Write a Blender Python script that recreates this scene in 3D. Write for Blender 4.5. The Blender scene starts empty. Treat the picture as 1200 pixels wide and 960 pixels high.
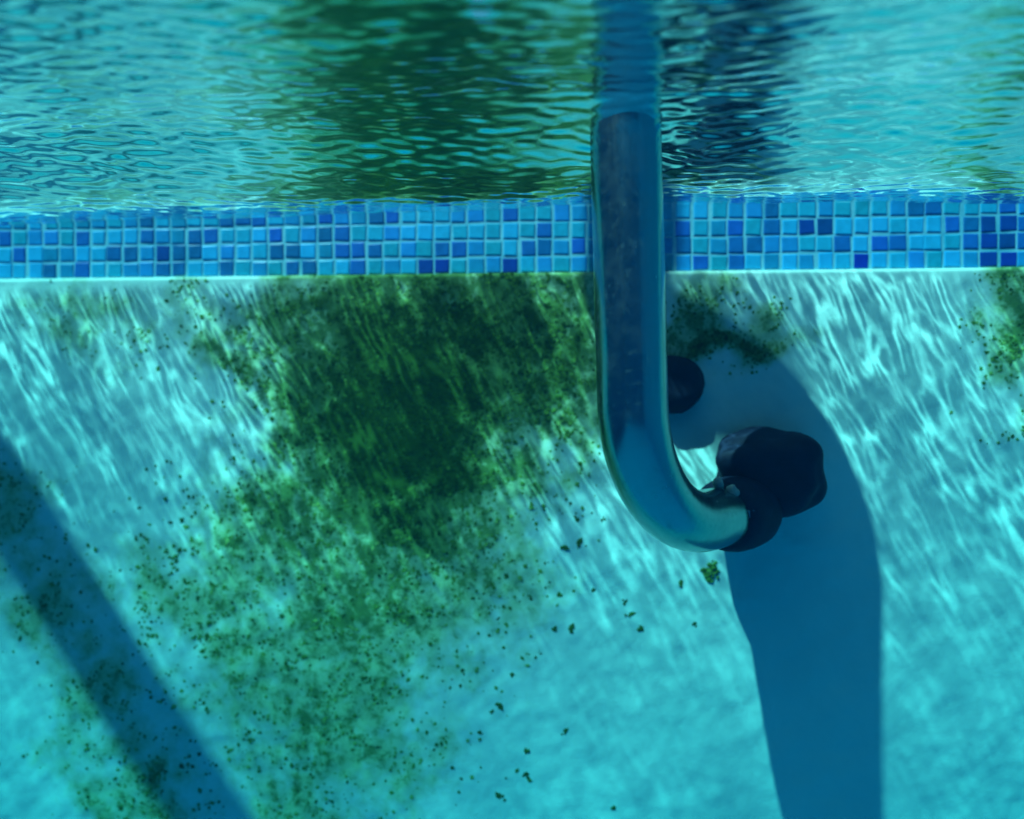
import bpy, math, random
import numpy as np
from mathutils import Vector, Matrix, noise

random.seed(7)
rng = np.random.default_rng(11)
S = bpy.context.scene
COL = S.collection

# ------------------------------------------------------------------ camera
CAM = Vector((0.0, 0.0, -0.172))
YAW = math.radians(3.0)
F = 720.0                                    # focal length in 1200-px-wide pixels
cam_d = bpy.data.cameras.new('camera')
cam = bpy.data.objects.new('camera', cam_d)
COL.objects.link(cam)
cam.location = CAM
cam.rotation_euler = (math.radians(90), 0, YAW)
cam_d.sensor_width = 36
cam_d.lens = 36 * F / 1200
cam_d.dof.use_dof = True; cam_d.dof.focus_distance = .40; cam_d.dof.aperture_fstop = 2.2
cam_d.clip_start = 0.01
cam_d.clip_end = 200
S.camera = cam

# ------------------------------------------------------------------ light
A_, B_ = 1.43, 2.85                          # sun slope: per metre towards the wall, A_ right and B_ down
SUN = Vector((A_, 1.0, -B_)).normalized()
world = bpy.data.worlds.new('World'); S.world = world
world.use_nodes = True
wn = world.node_tree.nodes; wl = world.node_tree.links
sky = wn.new('ShaderNodeTexSky'); sky.sky_type = 'NISHITA'; sky.sun_disc = False
sky.sun_elevation = math.asin(-SUN.z)
sky.sun_rotation = math.atan2(-SUN.x, -SUN.y)
wn['Background'].inputs['Strength'].default_value = 0.13
wl.new(sky.outputs[0], wn['Background'].inputs['Color'])
sun_d = bpy.data.lights.new('sun', 'SUN')
sun_d.energy = 4.6
sun_d.angle = math.radians(0.6)
sun_d.color = (1.0, 0.96, 0.9)
sun = bpy.data.objects.new('sun', sun_d); COL.objects.link(sun)
sun.rotation_euler = SUN.to_track_quat('-Z', 'Y').to_euler()
sun.location = (-2, -1, 3)

S.view_settings.view_transform = 'Standard'
S.view_settings.look = 'None'
S.view_settings.exposure = 1.74
S.view_settings.gamma = 1.0
S.cycles.use_denoising = True
S.cycles.max_bounces = 6
S.cycles.diffuse_bounces = 2
S.cycles.glossy_bounces = 4
S.cycles.transparent_max_bounces = 16
S.cycles.volume_bounces = 1
S.cycles.caustics_reflective = False
S.cycles.sample_clamp_indirect = 4.0

# ------------------------------------------------------------------ helpers
WALL = 0.5                                   # y of the plaster face
DECK = 0.095
FLOOR = -1.45
PX0, PX1, PY0 = -2.6, 2.4, -4.5              # pool interior

FWD = Vector((-math.sin(YAW), math.cos(YAW), 0)); RIGHT = Vector((math.cos(YAW), math.sin(YAW), 0))
def ray(px, py): return FWD + RIGHT * ((px - 600) / F) + Vector((0, 0, (480 - py) / F))
def at_depth(px, py, d): return CAM + ray(px, py) * d
def on_wall(px, py, y=WALL):
    r = ray(px, py); return CAM + r * ((y - CAM.y) / r.y)
def to_px(x, y, z):                          # numpy-friendly projection, used to lay out the growth map
    dx, dy, dz = x - CAM.x, y - CAM.y, z - CAM.z
    d = dx * FWD.x + dy * FWD.y; r = dx * RIGHT.x + dy * RIGHT.y
    return 600 + F * r / d, 480 - F * dz / d

def mat(name):
    m = bpy.data.materials.new(name); m.use_nodes = True
    nt = m.node_tree; nt.nodes.clear()
    out = nt.nodes.new('ShaderNodeOutputMaterial')
    return m, nt, out
def N(nt, t, **kw):
    n = nt.nodes.new(t)
    for k, v in kw.items():
        if k.startswith('i_'):
            n.inputs[k[2:].replace('_', ' ')].default_value = v
        else: setattr(n, k, v)
    return n
def ramp(nt, stops, interp='LINEAR'):
    n = nt.nodes.new('ShaderNodeValToRGB'); cr = n.color_ramp; cr.interpolation = interp
    while len(cr.elements) < len(stops): cr.elements.new(0.5)
    for e, (p, c) in zip(cr.elements, stops):
        e.position = p; e.color = c if len(c) == 4 else (*c, 1)
    return n
def math_n(nt, op, a, b=None, clamp=False):
    n = nt.nodes.new('ShaderNodeMath'); n.operation = op; n.use_clamp = clamp
    for i, v in enumerate((a, b)):
        if v is None: continue
        if isinstance(v, (int, float)): n.inputs[i].default_value = v
        else: nt.links.new(v, n.inputs[i])
    return n.outputs[0]
def mixc(nt, fac, a, b, blend='MIX'):
    n = nt.nodes.new('ShaderNodeMix'); n.data_type = 'RGBA'; n.blend_type = blend
    for i, v in ((0, fac), (6, a), (7, b)):
        if isinstance(v, (int, float)): n.inputs[i].default_value = v
        elif isinstance(v, tuple): n.inputs[i].default_value = (*v, 1) if len(v) == 3 else v
        else: nt.links.new(v, n.inputs[i])
    return n.outputs[2]

def link(name, me, m=None, parent=None, smooth=False):
    o = bpy.data.objects.new(name, me); COL.objects.link(o)
    if m and not me.materials: me.materials.append(m)
    if smooth: me.polygons.foreach_set('use_smooth', [True] * len(me.polygons))
    if parent: o.parent = parent
    return o
def tag(o, label=None, cat=None, group=None, kind=None):
    for k, v in (('label', label), ('category', cat), ('group', group), ('kind', kind)):
        if v: o[k] = v
    return o
def empty(name, loc):
    o = bpy.data.objects.new(name, None); o.location = loc; o.empty_display_size = 0.05; COL.objects.link(o); return o
def box_mesh(name, lo, hi):
    (x0, y0, z0), (x1, y1, z1) = lo, hi
    v = [(x, y, z) for z in (z0, z1) for y in (y0, y1) for x in (x0, x1)]
    f = [(0, 2, 3, 1), (4, 5, 7, 6), (0, 1, 5, 4), (2, 6, 7, 3), (0, 4, 6, 2), (1, 3, 7, 5)]
    me = bpy.data.meshes.new(name); me.from_pydata(v, [], f); return me
def grid_faces(nx, ny):
    i = np.arange(nx - 1)[None, :] + np.arange(ny - 1)[:, None] * nx
    return np.stack([i, i + 1, i + 1 + nx, i + nx], -1).reshape(-1, 4)
def graded(lo, a, b, hi, step, grow=1.22):
    core = np.arange(a, b + step * .5, step)
    left, s, p = [], step, a
    while p - s * grow > lo: s *= grow; p -= s; left.append(p)
    left.append(lo)
    right, s, p = [], step, core[-1]
    while p + s * grow < hi: s *= grow; p += s; right.append(p)
    right.append(hi)
    return np.array(left[::-1] + list(core) + right)
def catmull(pts, n=10):
    P = [Vector(p) for p in pts]; P = [P[0] * 2 - P[1]] + P + [P[-1] * 2 - P[-2]]
    out = []
    for i in range(1, len(P) - 2):
        for k in range(n):
            t = k / n; a, b, c, d = P[i - 1], P[i], P[i + 1], P[i + 2]
            out.append(.5 * ((2 * b) + (c - a) * t + (2 * a - 5 * b + 4 * c - d) * t * t + (3 * b - a - 3 * c + d) * t ** 3))
    out.append(P[-2]); return out
def sweep(name, path, radii, seg=32, caps=True):
    n = len(path); vs, fs = [], []
    up = Vector((0.13, -0.99, 0.02))
    for i, p in enumerate(path):
        t = (path[min(i + 1, n - 1)] - path[max(i - 1, 0)]).normalized()
        up = (up - t * up.dot(t)).normalized(); s = t.cross(up)
        r = radii[i] if hasattr(radii, '__len__') else radii
        for k in range(seg):
            a = 2 * math.pi * k / seg
            vs.append(p + up * (math.cos(a) * r) + s * (math.sin(a) * r))
    for i in range(n - 1):
        for k in range(seg):
            k2 = (k + 1) % seg
            fs.append((i * seg + k, i * seg + k2, (i + 1) * seg + k2, (i + 1) * seg + k))
    if caps:
        fs.append(tuple(range(seg - 1, -1, -1))); fs.append(tuple((n - 1) * seg + k for k in range(seg)))
    me = bpy.data.meshes.new(name); me.from_pydata([tuple(v) for v in vs], [], fs); me.update(); return me

# ------------------------------------------------------------------ growth map (where algae grows on this wall)
GROW = [(475, 470, 92, 118, 1.7), (560, 390, 120, 68, 1.2), (640, 410, 55, 80, 1.05), (665, 490, 25, 45, .6), (390, 360, 75, 40, .9), (385, 450, 60, 80, .9), (480, 600, 62, 52, 1.1),
        (345, 620, 85, 65, .66), (430, 700, 105, 75, .68), (390, 830, 95, 95, .55), (560, 670, 58, 55, .58), (250, 690, 75, 50, .48), (300, 780, 70, 65, .48), (590, 570, 50, 45, .6),
        (90, 830, 36, 70, .34), (150, 930, 45, 50, .46), (350, 930, 40, 45, .5), (470, 900, 45, 60, .38), (110, 368, 52, 38, .46), (282, 422, 36, 30, .62), (240, 370, 40, 30, .3),
        (850, 400, 52, 22, .95), (815, 385, 45, 32, .6), (1190, 365, 36, 45, .85), (1195, 440, 22, 36, .45),
        (15, 610, 40, 50, .5), (70, 710, 38, 55, .48), (135, 815, 38, 55, .46), (190, 920, 40, 50, .5)]
_w = np.random.default_rng(77)
def _field(n, l0, l1):
    k = 2 * np.pi / np.exp(_w.uniform(np.log(l0), np.log(l1), n)); th = _w.uniform(0, 2 * np.pi, n); ph = _w.uniform(0, 2 * np.pi, n)
    def f(px, py):
        out = np.zeros_like(px, dtype=float)
        for a_, b_, c_ in zip(k, th, ph): out += np.sin(a_ * (px * np.cos(b_) + py * np.sin(b_)) + c_)
        return out / math.sqrt(n)
    return f
WX, WY, WM, WF = _field(14, 50, 170), _field(14, 50, 170), _field(16, 28, 110), _field(18, 14, 40)
def growth(px, py):
    qx, qy = px + 20 * WX(px, py), py + 20 * WY(px, py)
    d = np.zeros_like(px, dtype=float)
    for cx, cy, sx, sy, w in GROW:
        q = ((qx - cx) / sx) ** 2 + ((qy - cy) / sy) ** 2
        d = np.maximum(d, w * np.exp(-.5 * q))
    return d * (1 + (.11 * WM(px, py) + .13 * WF(px, py)) * np.clip(1.25 - .6 * d, .3, 1))

# ------------------------------------------------------------------ materials
def m_plaster():
    m, nt, out = mat('plaster')
    bs = N(nt, 'ShaderNodeBsdfPrincipled'); bs.inputs['Roughness'].default_value = .9; bs.inputs['Specular IOR Level'].default_value = .12
    tc = N(nt, 'ShaderNodeTexCoord')
    big = N(nt, 'ShaderNodeTexNoise', i_Scale=9.0, i_Detail=5.0, i_Roughness=.6)
    fine = N(nt, 'ShaderNodeTexNoise', i_Scale=240.0, i_Detail=3.0)
    nt.links.new(tc.outputs['Object'], big.inputs['Vector']); nt.links.new(tc.outputs['Object'], fine.inputs['Vector'])
    base = ramp(nt, [(.3, (.46, .76, .73)), (.7, (.63, .87, .82))]); nt.links.new(big.outputs['Fac'], base.inputs['Fac'])
    # algae film: attribute from the growth map, broken up by noise
    at = N(nt, 'ShaderNodeAttribute', attribute_name='algae')
    n1 = N(nt, 'ShaderNodeTexNoise', i_Scale=75.0, i_Detail=6.0, i_Roughness=.72, i_Distortion=.4)
    nt.links.new(tc.outputs['Object'], n1.inputs['Vector'])
    n1.inputs['Scale'].default_value = 115.0
    nn = math_n(nt, 'MULTIPLY', math_n(nt, 'SUBTRACT', n1.outputs['Fac'], .5), 2.3)
    n2 = N(nt, 'ShaderNodeTexNoise', i_Scale=46.0, i_Detail=6.0, i_Roughness=.7, i_Distortion=.6); nt.links.new(tc.outputs['Object'], n2.inputs['Vector'])
    n2c = math_n(nt, 'SUBTRACT', n2.outputs['Fac'], .5)
    def layer(aw, noise_out, nw, off, width, top):
        v = math_n(nt, 'ADD', math_n(nt, 'MULTIPLY', at.outputs['Fac'], aw), math_n(nt, 'SUBTRACT', math_n(nt, 'MULTIPLY', noise_out, nw), off))
        mr = N(nt, 'ShaderNodeMapRange', interpolation_type='SMOOTHSTEP'); mr.inputs['From Max'].default_value = width; mr.inputs['To Max'].default_value = top
        nt.links.new(v, mr.inputs['Value']); return mr.outputs[0]
    both = math_n(nt, 'ADD', math_n(nt, 'MULTIPLY', nn, .72), math_n(nt, 'MULTIPLY', n2c, .55))
    c = mixc(nt, layer(1.25, both, .38, .06, .55, .88), base.outputs[0], (.27, .47, .21))
    c = mixc(nt, layer(1.25, both, 1.25, .50, .40, .90), c, (.065, .185, .040))
    c = mixc(nt, layer(1.1, both, 1.1, .84, .50, .95), c, (.016, .068, .006))
    # a few dull grey-green stains
    st = N(nt, 'ShaderNodeTexVoronoi', i_Scale=7.0, i_Randomness=1.0); nt.links.new(tc.outputs['Object'], st.inputs['Vector'])
    sm = N(nt, 'ShaderNodeMapRange', interpolation_type='SMOOTHSTEP'); sm.inputs['From Min'].default_value = .13; sm.inputs['From Max'].default_value = .03; sm.inputs['To Max'].default_value = .45
    nt.links.new(math_n(nt, 'ADD', st.outputs['Distance'], math_n(nt, 'MULTIPLY', nn, .06)), sm.inputs['Value'])
    c = mixc(nt, sm.outputs[0], c, (.16, .33, .30))
    nt.links.new(c, bs.inputs['Base Color'])
    bp = N(nt, 'ShaderNodeBump', i_Strength=.25, i_Distance=.0008)
    nt.links.new(fine.outputs['Fac'], bp.inputs['Height']); nt.links.new(bp.outputs[0], bs.inputs['Normal'])
    nt.links.new(bs.outputs[0], out.inputs[0]); return m
def m_simple(name, c1, c2, scale=40, rough=.6, metal=0., bump=.0, bdist=.002, spec=.5):
    m, nt, out = mat(name)
    bs = N(nt, 'ShaderNodeBsdfPrincipled'); bs.inputs['Roughness'].default_value = rough; bs.inputs['Metallic'].default_value = metal
    bs.inputs['Specular IOR Level'].default_value = spec
    tc = N(nt, 'ShaderNodeTexCoord'); n = N(nt, 'ShaderNodeTexNoise', i_Scale=scale, i_Detail=5.0, i_Roughness=.65)
    nt.links.new(tc.outputs['Object'], n.inputs['Vector'])
    r = ramp(nt, [(.32, c1), (.68, c2)]); nt.links.new(n.outputs['Fac'], r.inputs['Fac']); nt.links.new(r.outputs[0], bs.inputs['Base Color'])
    if bump:
        b = N(nt, 'ShaderNodeBump', i_Strength=bump, i_Distance=bdist); nt.links.new(n.outputs['Fac'], b.inputs['Height']); nt.links.new(b.outputs[0], bs.inputs['Normal'])
    nt.links.new(bs.outputs[0], out.inputs[0]); return m
def m_tile(name, c):
    m, nt, out = mat(name)
    bs = N(nt, 'ShaderNodeBsdfPrincipled'); bs.inputs['Roughness'].default_value = .38; bs.inputs['Specular IOR Level'].default_value = .2
    oi = N(nt, 'ShaderNodeObjectInfo'); tc = N(nt, 'ShaderNodeTexCoord')
    n = N(nt, 'ShaderNodeTexNoise', i_Scale=170.0, i_Detail=4.0)
    geo = N(nt, 'ShaderNodeNewGeometry'); nt.links.new(geo.outputs['Position'], n.inputs['Vector'])
    hs = N(nt, 'ShaderNodeHueSaturation'); hs.inputs['Color'].default_value = (*c, 1)
    v = math_n(nt, 'ADD', math_n(nt, 'MULTIPLY', oi.outputs['Random'], .5), math_n(nt, 'MULTIPLY', n.outputs['Fac'], .55))
    nt.links.new(math_n(nt, 'ADD', v, .47), hs.inputs['Value'])
    nt.links.new(math_n(nt, 'ADD', math_n(nt, 'MULTIPLY', oi.outputs['Random'], .03), .485), hs.inputs['Hue'])
    nt.links.new(hs.outputs[0], bs.inputs['Base Color'])
    nt.links.new(bs.outputs[0], out.inputs[0]); return m
def m_algae():
    m, nt, out = mat('algae')
    bs = N(nt, 'ShaderNodeBsdfPrincipled'); bs.inputs['Roughness'].default_value = .9; bs.inputs['Specular IOR Level'].default_value = .1
    at = N(nt, 'ShaderNodeAttribute', attribute_name='tone')
    r = ramp(nt, [(0, (.014, .058, .008)), (.5, (.045, .135, .02)), (.85, (.11, .25, .045)), (1, (.2, .36, .10))])
    nt.links.new(at.outputs['Fac'], r.inputs['Fac']); nt.links.new(r.outputs[0], bs.inputs['Base Color'])
    nt.links.new(bs.outputs[0], out.inputs[0]); return m
def m_water():
    m, nt, out = mat('water')
    geo = N(nt, 'ShaderNodeNewGeometry'); sep = N(nt, 'ShaderNodeSeparateXYZ'); nt.links.new(geo.outputs['Position'], sep.inputs[0])
    # ripple caustics painted into the transmission colour: bright filaments between duller cells
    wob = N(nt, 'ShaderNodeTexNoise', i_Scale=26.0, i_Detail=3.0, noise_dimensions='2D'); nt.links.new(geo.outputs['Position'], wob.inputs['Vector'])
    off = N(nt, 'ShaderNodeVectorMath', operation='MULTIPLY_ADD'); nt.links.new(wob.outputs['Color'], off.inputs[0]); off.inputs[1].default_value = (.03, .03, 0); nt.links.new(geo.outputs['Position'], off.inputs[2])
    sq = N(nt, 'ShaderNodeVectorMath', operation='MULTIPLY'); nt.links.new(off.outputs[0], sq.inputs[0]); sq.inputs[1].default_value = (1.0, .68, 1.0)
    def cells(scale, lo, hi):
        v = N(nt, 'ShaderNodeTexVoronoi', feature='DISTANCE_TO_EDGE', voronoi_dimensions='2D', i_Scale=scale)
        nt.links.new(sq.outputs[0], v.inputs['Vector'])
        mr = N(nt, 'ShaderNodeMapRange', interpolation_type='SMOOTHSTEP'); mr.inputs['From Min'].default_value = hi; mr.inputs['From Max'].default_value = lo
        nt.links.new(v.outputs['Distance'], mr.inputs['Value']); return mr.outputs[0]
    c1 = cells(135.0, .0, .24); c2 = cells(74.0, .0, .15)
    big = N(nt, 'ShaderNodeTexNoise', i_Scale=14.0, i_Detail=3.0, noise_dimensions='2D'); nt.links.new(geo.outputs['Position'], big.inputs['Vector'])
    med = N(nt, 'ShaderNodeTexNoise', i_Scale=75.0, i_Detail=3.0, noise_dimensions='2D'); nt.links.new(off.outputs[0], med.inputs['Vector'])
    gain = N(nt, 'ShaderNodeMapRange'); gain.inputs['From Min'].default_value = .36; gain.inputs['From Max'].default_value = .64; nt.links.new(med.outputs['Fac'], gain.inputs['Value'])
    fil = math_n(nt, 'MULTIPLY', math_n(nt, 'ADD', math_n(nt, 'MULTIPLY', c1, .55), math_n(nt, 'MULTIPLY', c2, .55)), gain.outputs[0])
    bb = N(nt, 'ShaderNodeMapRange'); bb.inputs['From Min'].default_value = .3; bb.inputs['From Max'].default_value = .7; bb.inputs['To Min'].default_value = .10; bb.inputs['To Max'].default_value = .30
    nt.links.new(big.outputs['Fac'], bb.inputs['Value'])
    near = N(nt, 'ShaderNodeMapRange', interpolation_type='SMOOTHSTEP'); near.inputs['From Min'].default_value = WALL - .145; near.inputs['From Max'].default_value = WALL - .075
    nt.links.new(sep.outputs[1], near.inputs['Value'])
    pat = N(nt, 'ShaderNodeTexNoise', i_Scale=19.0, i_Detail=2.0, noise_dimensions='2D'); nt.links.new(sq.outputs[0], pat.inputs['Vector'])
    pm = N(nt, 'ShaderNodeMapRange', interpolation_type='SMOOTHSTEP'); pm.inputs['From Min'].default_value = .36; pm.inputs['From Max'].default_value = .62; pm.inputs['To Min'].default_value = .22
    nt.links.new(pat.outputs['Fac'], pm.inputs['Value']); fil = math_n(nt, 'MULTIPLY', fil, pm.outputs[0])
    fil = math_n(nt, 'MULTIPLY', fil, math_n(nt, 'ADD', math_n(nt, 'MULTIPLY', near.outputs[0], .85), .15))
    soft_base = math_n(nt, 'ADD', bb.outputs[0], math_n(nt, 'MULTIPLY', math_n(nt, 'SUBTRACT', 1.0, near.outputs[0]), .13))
    # painted caustics stop near the wall; even grey there lights the mosaic evenly
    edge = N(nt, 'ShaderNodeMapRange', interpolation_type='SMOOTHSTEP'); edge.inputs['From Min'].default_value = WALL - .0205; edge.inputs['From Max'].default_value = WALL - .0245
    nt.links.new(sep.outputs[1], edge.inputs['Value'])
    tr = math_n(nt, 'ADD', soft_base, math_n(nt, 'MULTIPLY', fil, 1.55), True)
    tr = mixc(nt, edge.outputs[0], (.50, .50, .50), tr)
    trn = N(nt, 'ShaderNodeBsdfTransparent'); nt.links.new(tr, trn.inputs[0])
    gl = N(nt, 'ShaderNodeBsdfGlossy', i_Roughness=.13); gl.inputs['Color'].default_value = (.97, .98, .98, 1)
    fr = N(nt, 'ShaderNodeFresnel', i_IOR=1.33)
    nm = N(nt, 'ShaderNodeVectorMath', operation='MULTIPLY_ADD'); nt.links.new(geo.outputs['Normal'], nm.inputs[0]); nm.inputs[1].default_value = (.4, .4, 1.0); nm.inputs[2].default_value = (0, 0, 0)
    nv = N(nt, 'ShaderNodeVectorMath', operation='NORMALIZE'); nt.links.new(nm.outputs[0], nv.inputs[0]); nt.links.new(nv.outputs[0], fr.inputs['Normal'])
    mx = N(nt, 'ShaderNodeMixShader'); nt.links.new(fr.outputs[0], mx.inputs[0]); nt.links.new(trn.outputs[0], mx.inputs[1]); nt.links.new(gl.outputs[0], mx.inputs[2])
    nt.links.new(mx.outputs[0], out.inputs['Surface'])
    ab = N(nt, 'ShaderNodeVolumeAbsorption', i_Density=2.25); ab.inputs['Color'].default_value = (.0, .915, .94, 1)
    sc = N(nt, 'ShaderNodeVolumeScatter', i_Density=.06, i_Anisotropy=.1); sc.inputs['Color'].default_value = (.02, .40, 1, 1)
    ad = N(nt, 'ShaderNodeAddShader'); nt.links.new(ab.outputs[0], ad.inputs[0]); nt.links.new(sc.outputs[0], ad.inputs[1])
    nt.links.new(ad.outputs[0], out.inputs['Volume']); return m

def m_steel():
    m, nt, out = mat('steel')
    bs = N(nt, 'ShaderNodeBsdfPrincipled'); tc = N(nt, 'ShaderNodeTexCoord')
    n = N(nt, 'ShaderNodeTexNoise', i_Scale=30.0, i_Detail=6.0, i_Roughness=.7); f = N(nt, 'ShaderNodeTexNoise', i_Scale=230.0, i_Detail=3.0)
    mp = N(nt, 'ShaderNodeMapping'); mp.inputs['Scale'].default_value = (1, 1, .12)
    g = N(nt, 'ShaderNodeTexNoise', i_Scale=420.0, i_Detail=2.0)
    nt.links.new(tc.outputs['Object'], n.inputs['Vector']); nt.links.new(tc.outputs['Object'], f.inputs['Vector']); nt.links.new(tc.outputs['Object'], mp.inputs['Vector']); nt.links.new(mp.outputs[0], g.inputs['Vector'])
    spot = ramp(nt, [(.60, (0, 0, 0)), (.70, (1, 1, 1))]); nt.links.new(f.outputs['Fac'], spot.inputs['Fac'])
    film = ramp(nt, [(.46, (0, 0, 0)), (.72, (1, 1, 1))]); nt.links.new(n.outputs['Fac'], film.inputs['Fac'])
    dirt = math_n(nt, 'MULTIPLY', math_n(nt, 'ADD', math_n(nt, 'MULTIPLY', spot.outputs[0], .16), math_n(nt, 'MULTIPLY', film.outputs[0], .25)), .7, True)
    nt.links.new(mixc(nt, dirt, (.25, .38, .38), (.18, .29, .27)), bs.inputs['Base Color'])
    nt.links.new(math_n(nt, 'SUBTRACT', 1.0, math_n(nt, 'MULTIPLY', dirt, .75)), bs.inputs['Metallic'])
    nt.links.new(math_n(nt, 'ADD', math_n(nt, 'MULTIPLY', dirt, .35), math_n(nt, 'ADD', math_n(nt, 'MULTIPLY', g.outputs['Fac'], .14), .13)), bs.inputs['Roughness'])
    b = N(nt, 'ShaderNodeBump', i_Strength=.12, i_Distance=.0006); nt.links.new(g.outputs['Fac'], b.inputs['Height']); nt.links.new(b.outputs[0], bs.inputs['Normal'])
    nt.links.new(bs.outputs[0], out.inputs[0]); return m

M_PL = m_plaster()
M_FAR = m_simple('plaster_far', (.05, .20, .42), (.11, .32, .56), 6, .85)
M_GROUT = m_simple('grout', (.07, .38, .55), (.24, .62, .76), 45, .8)
M_DECK = m_simple('deck_stone', (.36, .33, .29), (.5, .47, .42), 14, .8, bump=.4)
M_STEEL = m_steel()
M_RUB = m_simple('rubber', (.004, .007, .022), (.010, .015, .040), 60, .7, bump=.3, bdist=.002, spec=.2)
M_CRUST = m_simple('lime_crust', (.30, .34, .30), (.5, .52, .46), 150, .9, bump=.6)
M_ALGAE = m_algae()
M_WATER = m_water()
TILEC = [m_tile('tile_pale', (.016, .38, .66)), m_tile('tile_mid', (.012, .27, .60)), m_tile('tile_blue', (.008, .14, .46)), m_tile('tile_navy', (.004, .06, .33))]

# ------------------------------------------------------------------ pool shell
PITCH = 0.0139
BAND = on_wall(600, 321).z                   # lower edge of the mosaic band
xs = graded(PX0, -.62, .60, PX1, .0025)
zs = graded(FLOOR, -.62, BAND - .0025, BAND, .0025)
zs = np.append(zs[zs < BAND - .0008], [BAND - .0006, BAND])
X, Z = np.meshgrid(xs, zs)
PROUD = .0048
def bump_at(x, z):
    v = Vector((x, z, 0))
    return .0009 * noise.noise(v * 45) + .0004 * noise.noise(v * 110) + .0030 * noise.noise(v * 6) * min(1, max(.15, (BAND - z) / .06))
nz = np.array([bump_at(x, z) if (-.7 < x < .7 and z > -.7) else 0. for x, z in zip(X.ravel(), Z.ravel())])
PXm, PYm = to_px(X.ravel(), WALL, Z.ravel())
alg = growth(PXm, PYm)
Yw = WALL - PROUD - nz - np.minimum(alg, 1) * .0012
Yw = np.where(Z.ravel() >= BAND - 1e-6, WALL + .002, Yw)     # top ledge runs back under the mosaic
V = np.stack([X.ravel(), Yw, Z.ravel()], 1)
fc = grid_faces(len(xs), len(zs))
me = bpy.data.meshes.new('pool_wall'); me.from_pydata(V.tolist(), [], fc.tolist())
a = me.attributes.new('algae', 'FLOAT', 'POINT'); a.data.foreach_set('value', alg.astype(np.float32))
wall = tag(link('pool_wall', me, M_PL, smooth=True), kind='structure')
# masonry behind the plaster and the bed the mosaic is set in
back = tag(link('pool_wall_core', box_mesh('pool_wall_core', (PX0 - .2, WALL + .012, FLOOR - .2), (PX1 + .2, WALL + .25, DECK - .052)), M_FAR), kind='structure')
link('grout_bed', box_mesh('grout_bed', (PX0, WALL - .0005, BAND), (PX1, WALL + .011, DECK - .054)), M_GROUT, wall)
tag(link('pool_floor', box_mesh('pool_floor', (PX0 - .2, PY0 - .2, FLOOR - .2), (PX1 + .2, WALL + .011, FLOOR)), M_FAR), kind='structure')
tag(link('pool_wall_left', box_mesh('pwl', (PX0 - .2, PY0 - .2, FLOOR + .002), (PX0, WALL + .01, DECK - .052)), M_FAR), kind='structure')
tag(link('pool_wall_right', box_mesh('pwr', (PX1, PY0 - .2, FLOOR + .002), (PX1 + .2, WALL + .01, DECK - .052)), M_FAR), kind='structure')
tag(link('pool_wall_behind', box_mesh('pwb', (PX0 + .002, PY0 - .2, FLOOR + .002), (PX1 - .002, PY0, DECK - .052)), M_FAR), kind='structure')
# deck slabs round the pool, a small nosing over the water
for nm, lo, hi in (('deck', (PX0 - 3, WALL - .018, DECK - .05), (PX1 + 3, WALL + 4, DECK)), ('deck_left', (PX0 - 3, PY0 - 3, DECK - .05), (PX0 + .02, WALL - .022, DECK)),
                   ('deck_right', (PX1 - .02, PY0 - 3, DECK - .05), (PX1 + 3, WALL - .022, DECK)), ('deck_behind', (PX0 + .024, PY0 - 3, DECK - .05), (PX1 - .024, PY0 + .02, DECK))):
    tag(link(nm, box_mesh(nm, lo, hi), M_DECK), kind='structure')
tag(link('ground', box_mesh('ground', (-80, -80, FLOOR - .6), (80, 80, FLOOR - .4)), M_DECK), kind='structure')

# ------------------------------------------------------------------ mosaic band: each tile in view a part of the wall
def tile_mesh(name, m, seed):
    r = random.Random(seed); h = PITCH / 2 - .0009; b = .0007; j = lambda s: r.uniform(-s, s)
    base = [(-h, -h), (h, -h), (h, h), (-h, h)]
    jit = [(j(.0003), j(.0003)) for _ in base]
    v = [(x + q[0], 0.0, z + q[1]) for (x, z), q in zip(base, jit)]
    v += [(x + q[0], -.0005, z + q[1]) for (x, z), q in zip(base, jit)]
    k = 1 - b / h
    v += [(x * k + q[0], -.0008 + j(.0001), z * k + q[1]) for (x, z), q in zip(base, jit)]
    f = [(8, 9, 10, 11)]
    for i in range(4):
        n = (i + 1) % 4; f += [(i, n, 4 + n, 4 + i), (4 + i, 4 + n, 8 + n, 8 + i)]
    me = bpy.data.meshes.new(name); me.from_pydata(v, [], f); me.materials.append(m); return me
TM = [[tile_mesh('tile', m, 10 * i + k) for k in range(3)] for i, m in enumerate(TILEC)]
D3 = [(196,297),(502,314),(516,314),(590,313),(956,270),(977,268),(1000,312),(1158,267),(1178,267),(1157,290),(1180,290),(1157,310),(1180,310)]
D2 = [(8,284),(29,299),(60,315),(101,282),(101,312),(167,259),(178,279),(138,296),(158,297),(213,297),(193,312),(215,312),(233,283),(247,280),(233,299),(262,258),(284,258),
      (303,258),(326,278),(373,278),(323,298),(343,299),(272,314),(350,316),(388,257),(392,280),(392,297),(447,259),(464,258),(420,297),(437,297),(412,314),(512,300),(548,292),
      (372,314),(602,249),(530,297),(646,270),(641,290),(617,296),(675,294),(790,277),(797,294),(828,312),(866,271),(866,293),(888,292),(866,312),(911,270),(908,250),(978,293),
      (1025,291),(1045,290),(1018,312),(1073,246),(1093,245),(1115,267),(1135,269),(1195,268),(1136,290),(1196,290),(1180,240)]
D1 = [(23,261),(72,315),(87,306),(178,297),(157,313),(177,313),(43,284),(100,261),(120,259),(190,282),(55,300),(343,258),(370,313),(372,279),(459,277),(428,315),(466,314),
      (488,298),(565,299),(636,275),(660,293),(570,312),(640,313),(678,313),(556,253),(800,276),(790,312),(845,271),(848,293),(890,250),(958,249),(935,294),(900,312),(1002,312),(1050,244),(1065,312),(1133,312),(1198,245)]
shade = {}
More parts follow.
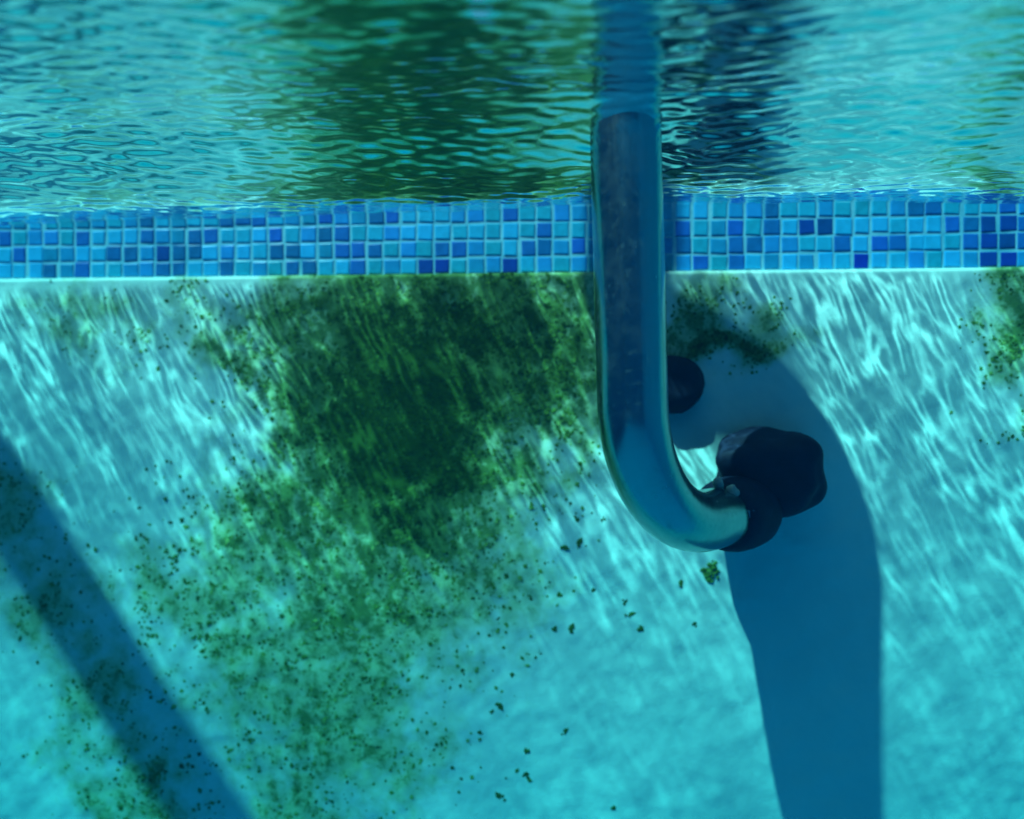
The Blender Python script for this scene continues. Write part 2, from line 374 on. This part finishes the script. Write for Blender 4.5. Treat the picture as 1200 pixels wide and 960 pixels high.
def cell(px, py):
    p = on_wall(px, py); return round(p.x / PITCH), int((p.z - BAND) // PITCH)
for lvl, lst in ((1, D1), (2, D2), (3, D3)):
    for q in lst: shade[cell(*q)] = lvl
cmin, cmax = cell(0, 300)[0] - 1, cell(1200, 300)[0] + 1
rt = random.Random(3)
def tshade(c, r):
    if (c, r) in shade: return shade[(c, r)]
    if cmin <= c <= cmax and 0 <= r < 4: return 0 if rt.random() < .78 else 1
    return rt.choices((0, 1, 2, 3), (50, 22, 20, 8))[0]
rest_v, rest_f, rest_m = [], [], []
for r in range(0, 8):
    for c in range(-62, 63):
        x, z = c * PITCH, BAND + (r + .5) * PITCH
        if z + PITCH / 2 > DECK - .052: continue
        k = tshade(c, r); me = TM[k][rt.randrange(3)]
        if r < 4 and cmin <= c <= cmax:
            o = bpy.data.objects.new('tile', me); COL.objects.link(o); o.parent = wall
            o.location = (x + rt.gauss(0, .0004), WALL - .0003, z + rt.gauss(0, .0003)); o.rotation_euler = (rt.gauss(0, .010), rt.gauss(0, .014), rt.gauss(0, .010)); o.scale = (rt.uniform(.88, 1.07), 1, rt.uniform(.88, 1.06))
        else:
            n0 = len(rest_v); rest_v += [(v.co.x + x, v.co.y + WALL - .0003, v.co.z + z) for v in me.vertices]
            for p in me.polygons: rest_f.append(tuple(n0 + i for i in p.vertices)); rest_m.append(k)
me = bpy.data.meshes.new('tile_field'); me.from_pydata(rest_v, [], rest_f)
for m in TILEC: me.materials.append(m)
me.polygons.foreach_set('material_index', rest_m)
tag(link('tile_field', me, None, wall), kind='stuff')

# ------------------------------------------------------------------ water: rippled top, closed body
xs = graded(PX0 - .01, -.86, .64, PX1 + .01, .0027); ys = graded(PY0 - .01, .17, WALL + .004, WALL + .008, .0012)
X, Y = np.meshgrid(xs, ys)
Hh = np.zeros_like(X)
wr = np.random.default_rng(5)
def add_waves(n, l0, l1, spread, slope):
    global Hh
    per = slope * math.sqrt(2.0 / n)
    for _ in range(n):
        lam = math.exp(wr.uniform(math.log(l0), math.log(l1))); th = wr.normal(0, spread); k = 2 * math.pi / lam
        Hh = Hh + per / k * np.sin(k * (X * math.sin(th) + Y * math.cos(th)) + wr.uniform(0, 6.28))
fine_fade = np.clip((.9 - np.abs(X + .1)) / .2, 0, 1) * np.clip((Y + .05) / .15, 0, 1)
add_waves(80, .005, .012, .28, .135); Hh = Hh * fine_fade
add_waves(18, .018, .045, .35, .032)
add_waves(10, .12, .5, .9, .03)
Hh = Hh - Hh[(np.abs(X) < .5) & (Y > .44)].mean()
amp = np.where(Y > .335, .0120, 0.)          # a short wave running along the wall, its trough a hand's breadth out
Hh = Hh + amp * (np.cos(2 * np.pi * np.clip(Y - .335 + .010 * np.sin(7 * X + 1), 0, .2) / .21) - 1) + .07 * np.clip(.345 - Y, 0, .2)
top = np.stack([X.ravel(), Y.ravel(), Hh.ravel()], 1)
nx, ny = len(xs), len(ys)
faces = grid_faces(nx, ny).tolist()
loop = list(range(nx)) + [nx * j + nx - 1 for j in range(1, ny)] + [nx * (ny - 1) + i for i in range(nx - 2, -1, -1)] + [nx * j for j in range(ny - 2, 0, -1)]
base = top[loop].copy(); base[:, 2] = FLOOR - .01
n0 = len(top); verts = np.concatenate([top, base]); L = len(loop)
faces += [(loop[i], n0 + i, n0 + (i + 1) % L, loop[(i + 1) % L]) for i in range(L)]
faces.append(tuple(n0 + i for i in range(L - 1, -1, -1)))
me = bpy.data.meshes.new('water'); me.from_pydata(verts.tolist(), [], faces); me.update()
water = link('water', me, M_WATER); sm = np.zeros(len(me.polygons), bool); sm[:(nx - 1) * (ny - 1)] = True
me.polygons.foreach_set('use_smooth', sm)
tag(water, kind='structure')

# ------------------------------------------------------------------ ladder rail
T0 = at_depth(733, 165, .366); T1 = at_depth(741, 470, .368)
R_T = .0210
foot_end = at_depth(862, 603, .452)
lean = (T1 - T0)
hdir = Vector((foot_end.x - T1.x, foot_end.y - T1.y, 0)).normalized()
RB = .084
z_bend = foot_end.z + RB + .001
P1 = T0 + lean * ((T0.z - z_bend) / (T0.z - T1.z))
path = []
def caster(px, py, g):                       # where a rail at distance g from the wall stands for its shadow to lie there on the wall
    s = on_wall(px, py); return Vector((s.x - A_ * g, WALL - g, s.z + B_ * g))
up = [Vector((T0.x, T0.y, .09)), caster(976, 580, .1345), caster(947, 528, .139), caster(893, 482, .147), caster(832, 454, .156), caster(775, 437, .165), caster(742, 385, .172)]
top_p = up[-1] + Vector((0, 0, .30))
over = [top_p, top_p + Vector((0, .05, .12)), top_p + Vector((0, .18, .17)), top_p + Vector((0, .36, .12)), top_p + Vector((0, .42, -.02)), Vector((top_p.x, top_p.y + .43, DECK - .02))]
ctrl = list(reversed(over)) + list(reversed(up)) + [Vector((T0.x, T0.y, .04)), T0]
path = catmull(ctrl, 14)
for i in range(1, 12): path.append(T0.lerp(P1, i / 12))
hlen = RB
for i in range(0, 19):
    a_ = math.pi / 2 * i / 18
    path.append(P1 + hdir * (RB * (1 - math.cos(a_))) + Vector((0, 0, -RB * math.sin(a_))))
end = path[-1]
run = (foot_end - end).dot(hdir) - .002
path += [end + hdir * (run * d) for d in (.3, .65, 1.)]
tube_end = path[-1]
rail = empty('ladder_rail', tube_end)
tag(rail, 'dull steel ladder rail bending like a hook to a black rubber foot on the wall', 'ladder rail')
def child(o, p): o.parent = p; o.matrix_parent_inverse = Matrix.Translation(-p.location); return o
tube = child(link('tube', sweep('tube', path, R_T, 40), M_STEEL, smooth=True), rail)
# rubber sleeve over the tube end, then the swollen pad pressed on the wall
ad = (hdir + Vector((.12, 0, .02))).normalized()
sl = [tube_end + ad * d for d in (-.016, -.013, -.006, .006, .018, .026)]
sleeve = child(link('rubber_sleeve', sweep('rubber_sleeve', sl, [.0236, .0258, .0272, .0274, .0262, .023], 32), M_RUB, smooth=True), rail)
def blob(name, center, ax, dims, seed, m, n=22, k=24, pw=.62, rough=.05):
    u = ax.normalized(); w = Vector((0, 0, 1)); w = (w - u * w.dot(u)).normalized(); s = w.cross(u)
    vs, fs = [], []
    for i in range(n + 1):
        th = math.pi * i / n; c, si = math.cos(th), math.sin(th)
        for j in range(k):
            ph = 2 * math.pi * j / k
            q = Vector((math.copysign(abs(c) ** pw, c), abs(si) ** pw * math.copysign(abs(math.cos(ph)) ** .8, math.cos(ph)), abs(si) ** pw * math.copysign(abs(math.sin(ph)) ** .8, math.sin(ph))))
            f = 1 + rough * noise.noise(q * 1.6 + Vector((seed, 0, 0))) * 2
            vs.append(tuple(center + (u * q.x * dims[0] + s * q.y * dims[1] + w * q.z * dims[2]) * f))
    for i in range(n):
        for j in range(k):
            j2 = (j + 1) % k; fs.append((i * k + j, i * k + j2, (i + 1) * k + j2, (i + 1) * k + j))
    me = bpy.data.meshes.new(name); me.from_pydata(vs, [], fs); me.update()
    return link(name, me, m, smooth=True)
pc = at_depth(901, 552, .464)
pad = child(blob('rubber_foot', pc, Vector((.30, 1, .16)), (.0245, .0375, .0300), 3.1, M_RUB, 44, 56, .5, .09), rail)
bolt = tube_end + Vector((.004, -.026, .004)); child(link('bolt', sweep('bolt', [bolt + Vector((0, .006, 0)), bolt, bolt + Vector((0, -.0015, 0))], [.0045, .0045, .003], 6), M_STEEL), rail)
for i, (px, py, rr) in enumerate(((842, 566, .0045), (858, 577, .0055), (866, 590, .004), (848, 583, .0035))):
    child(blob('lime_crust', at_depth(px, py, .430), Vector((1, 0, .3)), (rr * .8, rr * .7, rr), i * 2.3, M_CRUST, 12, 14, .95, .12), rail)

# black bumper on the wall behind the rail
bc = on_wall(787, 450, WALL - .008)
bp_ = empty('wall_bumper', on_wall(787, 450)); tag(bp_, 'black rubber bumper disc on the wall half hidden behind the steel rail', 'bumper')
child(blob('bumper_pad', bc, Vector((0, 1, 0)), (.012, .0235, .021), 8.0, M_RUB), bp_)
child(blob('bumper_plate', bc + Vector((0, .006, 0)), Vector((0, 1, 0)), (.006, .026, .0235), 9.0, M_RUB), bp_)

# ------------------------------------------------------------------ unseen arm added above the pool edge to cast the diagonal shadow
hp = .80
q = on_wall(0, 572); g = (hp - q.z) / B_; xb = q.x - A_ * g
LEAN = -.50
def arm_at(y, z=hp): return Vector((xb + LEAN * (y - (WALL - g)), y, z))
arm = empty('shadow_arm', arm_at(1.15, DECK)); tag(arm, 'unseen grey steel post added on the deck, its arm casting the diagonal shadow', 'awning arm')
child(link('beam', sweep('beam', [arm_at(y) for y in (-.62, -.61, -.2, .4, 1.0, 1.22, 1.23)], [.024, .030, .030, .030, .030, .030, .024], 28), M_STEEL, smooth=True), arm)
child(link('post', sweep('post', [arm_at(1.15, z) for z in (DECK + .01, .4, hp)], .034, 28), M_STEEL, smooth=True), arm)
child(link('base_plate', sweep('base_plate', [arm_at(1.15, z) for z in (DECK - .002, DECK + .012)], .09, 28), M_STEEL), arm)
child(link('brace', sweep('brace', [arm_at(1.15, .45), arm_at(.85, hp)], .014, 16), M_STEEL, smooth=True), arm)

# ------------------------------------------------------------------ algae: tufts on the wall
OCT_F = [(0, 2, 4), (2, 1, 4), (1, 3, 4), (3, 0, 4), (0, 5, 2), (2, 5, 1), (1, 5, 3), (3, 5, 0)]
def tuft_points(r, c, size, flat):
    ang = r.uniform(0, math.pi); ca, sa = math.cos(ang), math.sin(ang); e = r.uniform(.55, 1.5)
    loc = [(size * e * r.uniform(.7, 1.2), 0), (-size * e * r.uniform(.7, 1.2), 0), (0, size * r.uniform(.6, 1.2)), (0, -size * r.uniform(.6, 1.2))]
    out = [(c[0] + x * ca - z * sa, c[1] - r.uniform(0, .15) * size, c[2] + x * sa + z * ca) for x, z in loc]
    out.append((c[0] + r.gauss(0, .2) * size, c[1] - flat * size * r.uniform(.6, 1.5), c[2] + r.gauss(0, .2) * size))
    out.append((c[0], c[1] + .4 * size, c[2])); return out
def wall_y(x, z, a=0.): return WALL - PROUD - bump_at(x, z) - min(a, 1) * .0012
def patch(label, n, box, keep, smin, smax, seed):
    r = random.Random(seed); vs, fs, tone = [], [], []
    g_ = np.random.default_rng(seed); PXs, PYs = g_.uniform(box[0], box[2], n), g_.uniform(box[1], box[3], n); ds = growth(PXs, PYs)
    sel = np.nonzero(g_.random(n) < np.minimum(1, ds ** 1.3 * keep * 2.2))[0]
    for i in sel:
        px, py, d = float(PXs[i]), float(PYs[i]), float(ds[i])
        w = on_wall(px, py)
        cl = .5 + noise.noise(Vector((w.x * 38, w.z * 38, 4.))) * 1.1 + noise.noise(Vector((w.x * 90, w.z * 90, 1.))) * .6
        if r.random() > cl / 2.2 * (2.2 if d > .8 else 1.15) or w.z > BAND - .001: continue
        size = r.uniform(smin, smax) * (1.25 if r.random() < .1 else 1)
        n0 = len(vs); vs += tuft_points(r, (w.x, wall_y(w.x, w.z, d), w.z), size, .13)
        fs += [tuple(n0 + i for i in f) for f in OCT_F]
        t = min(1, max(0, r.gauss(.58, .2) + (.16 if d < .65 else -.1) - (.45 if d > 1. else 0)))
        tone += [t] * 6
    me = bpy.data.meshes.new('algae_patch'); me.from_pydata(vs, [], fs)
    a = me.attributes.new('tone', 'FLOAT', 'POINT'); a.data.foreach_set('value', tone)
    o = link('algae_patch', me, M_ALGAE); tag(o, label, 'algae', 'algae patches on the wall', 'stuff'); return o
patch('large dense dark green algae patch below the mosaic beside the steel rail', 46000, (160, 322, 715, 975), .5, .0007, .0021, 1)
patch('small green algae patch between the steel rail and the rubber foot shadow', 3500, (770, 322, 930, 440), .55, .0008, .0018, 2)
patch('green algae patch under the darkest navy mosaic tiles', 4500, (1110, 322, 1235, 520), .55, .0008, .0019, 3)
patch('thin pale green algae growth near the mosaic above the bright streaks', 5000, (30, 322, 330, 480), .4, .0008, .0016, 4)
patch('sparse green algae growth along the diagonal shadow band', 9000, (-20, 540, 260, 975), .7, .0008, .0021, 5)
# single specks on the bare plaster
SP = [(736,718),(695,690),(640,680),(655,696),(660,640),(678,636),(676,604),(705,607),(628,662),(620,700),(669,736),(548,783),(521,788),(585,822),(577,830),(563,853),(617,877),
      (660,854),(523,859),(730,705),(813,732),(797,683),(633,760),(600,787),(650,735),(690,555),(668,590),(718,941),(588,931),(617,907),(750,735),(640,655),(560,640),(605,620),(585,633)]
r = random.Random(21)
spm = []
for k in range(5):
    rr = random.Random(50 + k); vs, fs = [], []
    for j in range(3):
        n0 = len(vs); vs += tuft_points(rr, (rr.gauss(0, .0013), 0, rr.gauss(0, .0013)), rr.uniform(.0014, .0024), .22); fs += [tuple(n0 + i for i in f) for f in OCT_F]
    me = bpy.data.meshes.new('algae_speck'); me.from_pydata(vs, [], fs)
    a = me.attributes.new('tone', 'FLOAT', 'POINT'); a.data.foreach_set('value', [rr.uniform(.1, .5)] * len(vs)); me.materials.append(M_ALGAE); spm.append(me)
for px, py in SP:
    w = on_wall(px, py); o = bpy.data.objects.new('algae_speck', r.choice(spm)); COL.objects.link(o)
    o.location = (w.x, wall_y(w.x, w.z), w.z); o.rotation_euler = (0, r.uniform(0, 6.28), 0); s = r.uniform(.8, 1.25); o.scale = (s, s, s)
    where = 'beside the shadow of the rail' if px > 720 else 'between algae patch and rail bend' if py < 720 else 'lower down, clear of the big patch'
    tag(o, 'single dark green algae speck on pale plaster ' + where, 'algae speck', 'algae specks ' + where)
w = on_wall(832, 668)
rr = random.Random(9); vs, fs, tn = [], [], []
for j in range(46):
    th = rr.uniform(0, 6.28); q_ = math.sqrt(rr.random()); n0 = len(vs)
    vs += tuft_points(rr, (q_ * math.cos(th) * .0062, -rr.uniform(0, .0016) * (1 - q_), q_ * math.sin(th) * .0088), rr.uniform(.0009, .0026), .3); fs += [tuple(n0 + i for i in f) for f in OCT_F]
    tn += [min(1, rr.uniform(.6, .95))] * 6
me = bpy.data.meshes.new('algae_clump'); me.from_pydata(vs, [], fs)
a = me.attributes.new('tone', 'FLOAT', 'POINT'); a.data.foreach_set('value', tn)
o = link('algae_clump', me, M_ALGAE); o.location = (w.x, wall_y(w.x, w.z), w.z)
tag(o, 'bright green algae clump on pale plaster just below the bend of the rail', 'algae clump')
